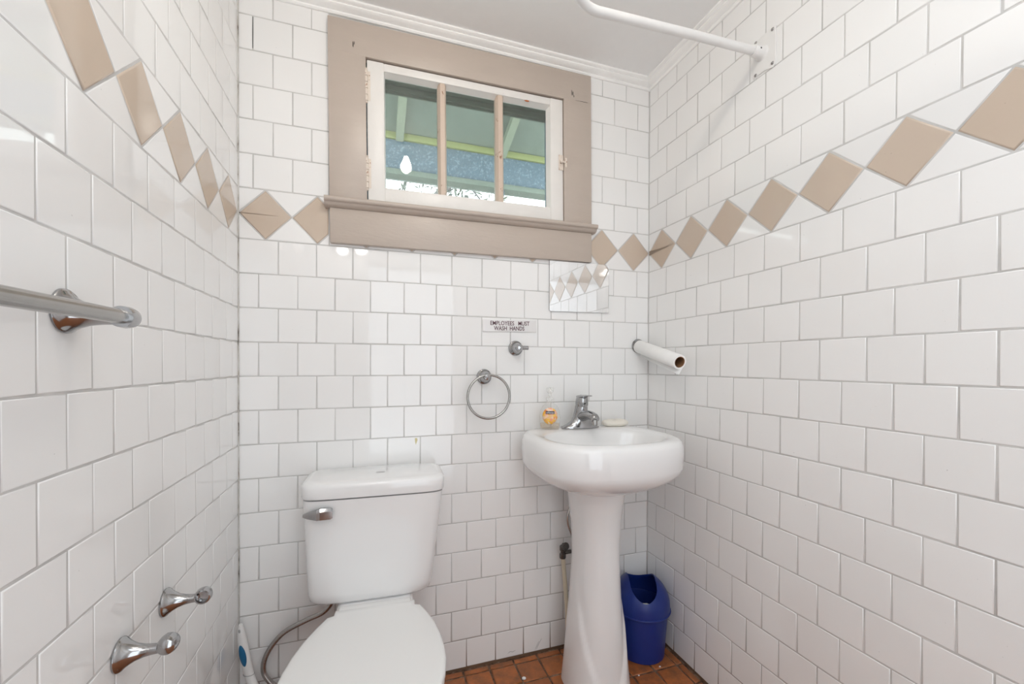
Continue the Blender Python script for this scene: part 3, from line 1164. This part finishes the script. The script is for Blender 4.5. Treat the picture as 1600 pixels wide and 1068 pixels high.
# supply stub, valve and riser hose behind the pedestal
ws = empty('water_supply', (1.128, -.050, 0), 'cream water pipe with old shutoff valve beside the sink pedestal', 'pipe')
tube('pipe', [(.012, 0, -.002), (.006, 0, .18), (-.013, 0, .385)], .0085, M['pipe'], ws, 14)
lathe('valve_body', [(.011, .383), (.0125, .386), (.0125, .400), (.009, .403), (.009, .412), (.0125, .415), (.0125, .430), (.008, .434)], M['brass_old'], ws, 10, 'Z', (-.0145, 0, 0))
lathe('valve_handle', [(.004, .0), (.004, .018), (.014, .020), (.016, .024), (.014, .029), (.0, .030)], M['brass_old'], ws, 14, '-Y', (-.0155, -.002, .440))
lathe('outlet', [(.006, .0), (.008, .004), (.008, .026), (.005, .028)], M['brass_old'], ws, 10, 'X', (-.006, 0, .405))
tube('riser_hose', smooth_path([(.020, 0, .405), (.034, .004, .415), (.030, .006, .46), (.012, .006, .51), (.010, .006, .55), (.028, .006, .60), (.04, .006, .70)], 6), .0055, M['steel_hose'], ws, 10)

# ------------------------------------------------------------------ things on the sink
bt = empty('soap_bottle', (1.0520, -.062, .8945), 'clear pump soap bottle with orange flowered label, left of the faucet', 'soap bottle', None, None, (0, 0, -.40))
prof = [(.0, .034, .019), (.002, .037, .0215), (.010, .0385, .0225), (.045, .0405, .0235), (.070, .0375, .0225), (.088, .028, .019), (.098, .0175, .0145), (.102, .0140, .0130), (.106, .0135, .0130)]
v, f = loft([er(0, 0, z, a, b, 2.4, 0, 32) for z, a, b in prof])
build('bottle', v, f, M['bottle'], bt, True, 1.)
v, f = loft([er(0, 0, z, a - .0022, b - .0022, 2.4, 0, 32) for z, a, b in [(.0025, .036, .0205), (.010, .0385, .0225), (.022, .0392, .0229)]])
build('liquid', v, f, glass_mat('peach_liquid_soap', (.95, .89, .82), .12, 1.1, .8), bt, True, 1.)
# wrap label, an oval following the front face
lv_, lf = [], []
LN = 24


def front_y(x, z):
    a = .0405 if z < .055 else .0405 - (z - .055) * .12
    b = .0235
    return -b * max(0., 1 - (abs(x) / a) ** 2.4) ** (1 / 2.4) - .0009


lp = [Vector((0, front_y(0, .052), .052))]
for rad in (.5, 1.):
    for j in range(LN):
        t = 2 * PI * j / LN
        x, z = .0285 * rad * math.cos(t), .052 + .0315 * rad * math.sin(t)
        lp.append(Vector((x, front_y(x, z), z)))
lf = [(0, 1 + j, 1 + (j + 1) % LN) for j in range(LN)] + [(1 + j, 1 + LN + j, 1 + LN + (j + 1) % LN, 1 + (j + 1) % LN) for j in range(LN)]
lb = build('bottle_label', lp, lf, M['label'], bt, True, 1.)
md = lb.modifiers.new('thick', 'SOLIDIFY')
md.thickness = .0003
box('brand_patch', (-.0165, -.0256, .0595), (.0165, -.0244, .0705), simple('navy_print', (.03, .02, .06), .4), lb, .0004)
text_mesh('print', 'softsoap', .0092, M['signface'], lb, (0, -.0259, .0650), (PI / 2, 0, 0), .0002, .92, .00012)
for k, (zz, ww) in enumerate(((.0530, .026), (.0480, .022), (.0430, .026))):
    box('text_line', (-ww / 2, -.0253, zz), (ww / 2, -.0246, zz + .0022), simple('peach_print', (.86, .68, .50), .4), lb, 0)
pm = empty('pump', (0, 0, .105))
pm.parent = bt
lathe('collar', [(.0145, .0), (.0152, .001), (.0152, .013), (.011, .015)], M['pump'], pm, 24)
lathe('stem', [(.0065, .012), (.0065, .034)], M['pump'], pm, 12)
v, f = loft([er(0, 0, .030, .008, .008), er(0, 0, .038, .0125, .0115), er(0, 0, .050, .0145, .013), er(0, 0, .054, .011, .010)])
build('pump_head', v, f, M['pump'], pm, True, .8)
tube('nozzle', smooth_path([(0, 0, .044), (.0, -.016, .0445), (0, -.028, .041), (0, -.031, .036)], 3),   .0055, M['pump'], pm, 10)
rings = []
for s, z in ((.72, .0), (.92, .003), (1.0, .0085), (.98, .013), (.86, .0185), (.55, .0215), (.2, .0225)):
    rings.append([Vector((.0550 * s * sgnpow(math.cos(t), .85), .029 * s * sgnpow(math.sin(t), .85), z * 1.15 + .0025 * math.cos(t * 2) * (1 if z > .01 else 0))) for t in [2 * PI * j / 32 for j in range(32)]])
v, f = loft(rings)
sb_ = build('soap_bar', v, f, M['soap'], None, True, 1.2)
sb_.location = (1.338, -.062, .8942)
sb_.rotation_euler = (0, 0, -.12)
tag(sb_, 'cream bar of soap on the sink deck, right of the faucet', 'soap')

# ------------------------------------------------------------------ bin
bn = empty('trash_can', (1.4250, -.1180, .0015), 'navy blue plastic trash can with open lid, right of the pedestal', 'trash can', None, None, (0, 0, -.42))
v, f = loft(lathe_rings([(.0, .006), (.086, .006), (.0870, .0), (.090, .002), (.1035, .182), (.1055, .184), (.1055, .190), (.1010, .190), (.0990, .182), (.0865, .010), (.0, .010)], 48), (True, True))
build('body', v, f, M['blue'], bn, True, .7)


def dome(h_out, r_out, z0, n=48, m=14):
    prof_ = [(r_out, z0 - .022), (r_out, z0)]
    for i in range(1, m + 1):
        t = i / m * PI / 2
        prof_.append((r_out * math.cos(t) ** 1.1 if i < m else .0005, z0 + h_out * math.sin(t) ** 1.0))
    return prof_


po = dome(.118, .1105, .196)
pi_ = [(max(r - .003, .0004), z - (.003 if k > 1 else 0)) for k, (r, z) in enumerate(po)]
v, f = loft(lathe_rings(po + pi_[::-1], 64), (False, False))
n_ = 64
L_ = len(po) + len(pi_)
for j in range(n_):
    k = (j + 1) % n_
    f.append(((L_ - 1) * n_ + j, (L_ - 1) * n_ + k, k, j))
dm = build('lid_tmp', v, f, M['blue'], None)
cut = []
for t in range(17):                            # rounded front of the opening
    a = PI + PI * t / 16
    cut.append((.050 * math.cos(a), -.050 + .052 * math.sin(a)))
cut += [(.052 * math.cos(PI * t / 16), .044 + .052 * math.sin(PI * t / 16)) for t in range(17)]
v, f = loft([[Vector((x * (1 if z < .3 else 1.0), y, z)) for x, y in cut] for z in (.204, .36)])
ct = build('cut_tmp', v, f, M['blue'], None, False)
md = dm.modifiers.new('cut', 'BOOLEAN')
md.object = ct
md.operation = 'DIFFERENCE'
md.solver = 'EXACT'
bpy.context.view_layer.update()
me = bpy.data.meshes.new_from_object(dm.evaluated_get(bpy.context.evaluated_depsgraph_get()))
bpy.data.objects.remove(dm)
bpy.data.objects.remove(ct)
me.name = 'lid'
me.shade_smooth()
me.set_sharp_from_angle(angle=.5)
link(bpy.data.objects.new('lid', me), bn)
v, f = tube_vf([Vector((.1105 * math.cos(2 * PI * j / 48), .1105 * math.sin(2 * PI * j / 48), .178)) for j in range(48)], .0035, 8, True)
build('lid_rim', v, f, M['blue'], bn)
pv, pf = [], []
rnd = random.Random(5)
for i in range(7):
    for j in range(7):
        pv.append((-.045 + i * .015, -.055 + j * .015, .0 + rnd.uniform(-.012, .016)))
for i in range(6):
    for j in range(6):
        pf.append((i * 7 + j, i * 7 + j + 1, (i + 1) * 7 + j + 1, (i + 1) * 7 + j))
pp = build('paper_scrap', pv, pf, M['paper'], None, True, 1.)
md = pp.modifiers.new('thick', 'SOLIDIFY')
md.thickness = .001
pp.location = (1.415, -.150, .178)
tag(pp, 'crumpled white paper inside the blue trash can', 'paper')

# ------------------------------------------------------------------ wall fittings, back wall
mi = empty('mirror', (1.207, -.0012, 1.455), 'small frameless mirror under the right end of the window', 'mirror')
mo = [(-.134, -.098), (-.128, -.1015), (.134, -.0985), (.1345, .094), (.130, .100), (-.132, .100), (-.134, .098)]
v, f = loft([[Vector((x, y, z)) for x, z in mo] for y in (0.0, -.0044)], (True, False))
build('edge', v, f, simple('dark_mirror_edge', (.16, .17, .17), .3), mi, False)
v, f = loft([[Vector((x, y, z)) for x, z in mo] for y in (-.0044, -.0048)])
build('mirror_glass', v, f, M['mirror'], mi, False)

sg = empty('sign', (.909, -.0008, 1.2890), 'small white hand washing notice in maroon capitals', 'sign', None, None, (0, -.012, 0))
box('sign_plate', (-.1085, -.0042, -.0225), (.1085, 0, .0225), M['signface'], sg, .0008)
text_mesh('print', 'EMPLOYEES   MUST', .0225, M['signtext'], sg, (.0, -.0046, .0090), (PI / 2, 0, 0), .0003, .83, .00022)
text_mesh('print', 'WASH  HANDS', .0225, M['signtext'], sg, (-.003, -.0046, -.0105), (PI / 2, 0, 0), .0003, .80, .00022)

POST = [(.0285, .0), (.0290, .003), (.0275, .006), (.0255, .007), (.0190, .015), (.0135, .026), (.0105, .038), (.0095, .047)]
hk = empty('towel_post', (.9320, 0, 1.2035), 'chrome wall post with an empty stub, below the notice', 'hook')
lathe('base', POST[:6] + [(.0125, .034), (.0, .036)], M['chrome'], hk, 32, '-Y')
lathe('knob', [(.0095, .030), (.0120, .036), (.0130, .045), (.0130, .056), (.0100, .062), (.0, .064)], M['chrome'], hk, 24, '-Y')
lathe('stub', [(.0075, .008), (.0078, .034), (.0062, .034), (.0062, .016), (.0, .016)], M['chrome'], hk, 20, 'X', (0, -.050, 0))

tr_ = empty('towel_ring', (.8065, 0, 1.0945), 'round chrome towel ring on the back wall, left of the sink', 'towel ring')
lathe('rosette', POST[:6] + [(.0120, .032), (.0105, .040), (.0125, .046), (.0110, .055), (.0, .058)], M['chrome'], tr_, 32, '-Y')
v, f = tube_vf([Vector((.0070 + .0800 * math.sin(2 * PI * j / 64), -.0475, -.0730 + .0800 * math.cos(2 * PI * j / 64))) for j in range(64)], .0047, 12, True)
build('ring', v, f, M['satin'], tr_)

ph = empty('paper_towel_holder', (1.488, 0, 1.2210), 'chrome wall disc and rod that carry the paper roll, near the right corner', 'holder')
lathe('wall_disc', [(.030, .0), (.0305, .004), (.028, .008), (.010, .010)], M['chrome'], ph, 32, '-Y')
dr = Vector((1.466, -.286, 1.151)) - Vector((1.488, 0, 1.221))
dn = dr.normalized()
tube('rod', [Vector((0, -.006, 0)), dn * .11], .0070, M['chrome'], ph, 12)
rl = empty('paper_towel_roll', (1.488, 0, 1.221), 'nearly finished paper towel roll sticking out from the right corner', 'paper roll')
q = dn.to_track_quat('Z', 'Y')
LR = .296


def rolled(profile, n=40):
    return [[q @ Vector((r * math.cos(2 * PI * j / n), r * math.sin(2 * PI * j / n), h)) for j in range(n)] for r, h in profile]


v, f = loft(rolled([(.0268, .013), (.0275, .014), (.0275, LR - .001), (.0268, LR), (.0205, LR), (.0205, .013), (.0268, .013)]), (False, False))
build('paper', v, f, M['paper'], rl, True, .7)
v, f = loft(rolled([(.0203, .013), (.0203, LR + .0004), (.0190, LR + .0004), (.0190, .013)]), (True, True))
f = [g for g in f if len(g) == 4]
build('core', v, f, M['card'], rl, True, .7)
shv, shf = [], []
for i in range(9):
    for j in range(2):
        a = -.35 - i * .17
        r = .0280 + .0012 * max(0, i - 4) * (i - 4) * .6
        h = (.02, LR)[j]
        shv.append(q @ Vector((0, 0, h)) + (q @ Vector((1, 0, 0))) * 0 + Vector((.7 * r * math.cos(PI * .0 + a), 0, r * math.sin(a) - (.0015 * max(0, i - 3) if j else 0))))
for i in range(8):
    shf.append((i * 2, i * 2 + 1, i * 2 + 3, i * 2 + 2))
sh = build('loose_sheet', shv, shf, M['paper'], rl, True, 1.)
md = sh.modifiers.new('thick', 'SOLIDIFY')
md.thickness = .0006
# marks on the back wall: yellow drip, a black cracked joint, scuffs above the floor
def mark(name, outline_, mat, parent, y0=-.0004, t=.0005):
    v_, f_ = loft([[Vector((x, y, z)) for x, z in outline_] for y in (y0, y0 - t)])
    return build(name, v_, f_, mat, parent, False)


mark('stain', [(.551, .874), (.558, .8755), (.5605, .868), (.557, .858), (.5545, .851), (.552, .860)], M['stain'], wall_back)
mark('crack', [(.0413, 2.149), (.0428, 2.150), (.0431, 2.20), (.0430, 2.249), (.0414, 2.250), (.0410, 2.20)], M['black'], wall_back, .0006)
for pts in (((1.046, .0497), (1.036, .035), (1.028, .020), (1.0245, .0105)), ((1.035, .042), (1.028, .030), (1.022, .018), (1.0185, .010)), ((.905, .020), (.914, .026), (.925, .022), (.936, .027))):
    tube('scuff', [Vector((x, -.0006, z)) for x, z in pts], [.0004, .0008, .0008, .0004], M['decal'], wall_back, 5)
# old holes and cracks in the casing, a rust spot on the top rail
for x, z, w, h in ((-.4125, .274, .0016, .011), (-.4085, .279, .0010, .006), (.4090, .268, .0018, .009), (.4135, .258, .0014, .005), (.4045, .270, .0012, .012)):
    mark('nail_hole', [(x - w, z - h * .6), (x + w * .6, z - h), (x + w, z + h * .3), (x, z + h), (x - w * .8, z + h * .5)], M['dark_gap'], win, -.0205)
mark('crack', [(.420, .243), (.470, .2425), (.478, .2436), (.45, .2440)], M['dark_gap'], win, -.0200, .0009)
mark('rust_spot', [(.205, .2075), (.216, .2095), (.226, .2080), (.222, .2040), (.211, .2035)], simple('orange_rust', (.42, .12, .03), .8), win, -.0125, .0012)

# ------------------------------------------------------------------ left wall fittings
tb = empty('towel_bar', (0, -.798, 1.207), 'chrome towel bar on the left wall', 'towel bar')
for yy in (0, -.61):
    rg = lathe_rings([(.0305, .0), (.0310, .003), (.0290, .006), (.0270, .007), (.0205, .016), (.0155, .028), (.0125, .042), (.0110, .056)], 32, 'X', (0, yy, 0))
    for k_, ring_ in enumerate(rg):                 # the neck droops a little from base to bar
        for p_ in ring_:
            p_.z += .007 * (1 - k_ / 7)
    v, f = loft(rg)
    build('post', v, f, M['chrome'], tb, True, .6)
    s = 1 if yy == 0 else -1
    lathe('end_cap', [(.0110, -.014 * s), (.0150, -.0135 * s), (.0158, .0), (.0145, .010 * s), (.0085, .016 * s), (.0, .0175 * s)], M['chrome'], tb, 24, 'Y', (.069, yy, 0))
tube('bar', [(.069, -.006, 0), (.069, -.605, -.004)], .0102, M['satin'], tb, 20)


def roll_post(y, s, label):
    p = empty('paper_holder_post', (0, y, .650), label, 'paper holder', 'empty paper holder posts on the left wall')
    lathe('base', [(.0270, .0), (.0275, .003), (.0260, .006), (.0245, .007), (.0190, .014), (.0135, .024), (.0100, .036), (.0085, .047), (.0080, .060)], M['chrome'], p, 32, 'X')
    prof_ = [(.0, -.012), (.006, -.0115), (.0110, -.008), (.0130, -.002), (.0130, .005), (.0122, .009), (.0100, .0095), (.0090, .006), (.0085, .001), (.0, .0005)]
    lathe('cup', [(r * 1.2, h * s * 1.2) for r, h in prof_], M['chrome'], p, 24, 'Y', (.068, 0, .004))
    return p


roll_post(-.503, -1, 'chrome holder post nearer the back wall, its open cup facing the viewer')
roll_post(-.668, 1, 'chrome holder post nearest the viewer, showing its rounded cup')

# ------------------------------------------------------------------ shower rod on the right wall
rod = empty('shower_rod', (W, -.557, 2.092), 'white painted bent shower rod fixed high on the right wall', 'shower rod')
fl = [(-.036, -.058), (-.028, -.062), (0, -.054), (.026, -.054), (.034, -.060), (.0405, -.054), (.0385, -.044), (.0385, .044), (.0405, .054), (.034, .060), (.026, .056), (0, .056), (-.028, .062), (-.036, .058), (-.038, .044), (-.038, -.044)]
v, f = loft([[Vector((-d, -.008 + s * y, s * z)) for y, z in fl] for d, s in ((0.0005, 1), (.0032, 1), (.0042, .97))])
fg = build('flange', v, f, M['rod'], rod, True, .5)
for yy in (-.028, .030):
    for zz in (-.050, .050):
        so = lathe('screw', [(.0045, .0040), (.0050, .0050), (.0036, .0066), (.0, .0070)], M['satin'], fg, 12, 'X', (0, 0, 0))
        so.rotation_euler = (0, 0, PI)
        so.location = (0, -.008 + yy, zz)
v, f = loft([[Vector((-d, r * math.cos(2 * PI * j / 28), r * math.sin(2 * PI * j / 28) + .004)) for j in range(28)] for r, d in ((.024, .003), (.0205, .006), (.0172, .014), (.0165, .040), (.0152, .0415))])
sk = build('socket', v, f, M['rod'], rod, True, .8)
lathe('set_screw', [(.0026, -.0160), (.0026, -.0172), (.0, -.0173)], M['black'], rod, 10, 'Y', (-.026, .0, .004))
R_ = .110
path = [Vector((-.012, 0, .004)), Vector((-.25, 0, -.004)), Vector((-.545, 0, -.0185))]
cx_ = -.572
for k in range(0, 11):
    a = PI / 2 * k / 10
    path.append(Vector((cx_ - R_ * math.sin(a), -(R_ - R_ * math.cos(a)), -.020)))
path.append(Vector((cx_ - R_, -1.2, -.020)))
tube('pipe', path, .0122, M['rod'], rod, 24)

# ------------------------------------------------------------------ lamps
lp_ = empty('ceiling_lamp', (.585, -.86, CEIL), 'bare warm bulb in a clear globe on the ceiling, mirrored in the left pane', 'lamp')
lathe('canopy', [(.055, .0), (.055, -.012), (.03, -.022), (.021, -.024)], M['crown'], lp_, 28)
lathe('socket', [(.019, -.022), (.021, -.026), (.020, -.052), (.015, -.055)], M['crown'], lp_, 20)
lathe('bulb', [(.012, -.053), (.0135, -.062), (.020, -.078), (.0285, -.098), (.0300, -.110), (.0265, -.126), (.016, -.137), (.0, -.140)], M['bulb'], lp_, 20)
lathe('glass_shade', [(.028, -.024), (.040, -.034), (.062, -.075), (.066, -.105), (.058, -.145), (.048, -.160)], M['shade'], lp_, 28, cap=(False, False))
vn = empty('vanity_light', (.25, -DEPTH, 2.12), 'two-bulb wall light over the door behind the viewer', 'lamp')
box('back_plate', (-.15, 0, -.045), (.15, .02, .045), M['chrome'], vn, .006)
for x in (-.075, .075):
    lathe('bulb', [(.012, .02), (.015, .03), (.034, .058), (.040, .08), (.032, .108), (.014, .120), (.0, .122)], M['bulb2'], vn, 18, 'Y', (x, 0, 0))

# added fill under the ceiling near the door, no lamp of the room
ld = bpy.data.lights.new('ceiling_fill', 'AREA')
ld.shape = 'RECTANGLE'
ld.size, ld.size_y = 1.0, .9
ld.energy = FILL
ld.color = (.85, .93, 1)
lo_ = bpy.data.objects.new('ceiling_fill', ld)
COL.objects.link(lo_)
lo_.location = (.77, -1.7, CEIL - .02)
hd = bpy.data.lights.new('doorway_fill', 'AREA')  # added fill filling the doorway, brightens the room from behind the camera
hd.shape = 'RECTANGLE'
hd.size, hd.size_y = .76, 1.95
hd.energy = DOOR_FILL
hd.color = (.85, .93, 1)
ho = bpy.data.objects.new('doorway_fill', hd)
COL.objects.link(ho)
ho.location = ((DX0 + DX1) / 2, -DEPTH - .02, 1.02)
ho.rotation_euler = (PI / 2, 0, 0)

# ------------------------------------------------------------------ debris on the floor
def chip(x, y, r, label, group=None):
    pts = [(r * random.uniform(.6, 1.1) * math.cos(t), r * random.uniform(.5, .9) * math.sin(t)) for t in [2 * PI * j / 8 for j in range(8)]]
    v_, f_ = loft([[Vector((a, b, 0)) for a, b in pts], [Vector((a * .9, b * .9, r * .35)) for a, b in pts]])
    o_ = build('paint_chip', v_, f_, M['paper'], None, False)
    o_.location = (x, y, .0005)
    return tag(o_, label, 'chip', group)


chip(.930, -.118, .009, 'largest white chip on the floor, left of the pedestal')
chip(1.335, -.235, .0038, 'tiny white speck on the floor between the pedestal and the trash can')
chip(1.437, -.222, .005, 'small white fleck on the floor in front of the trash can')
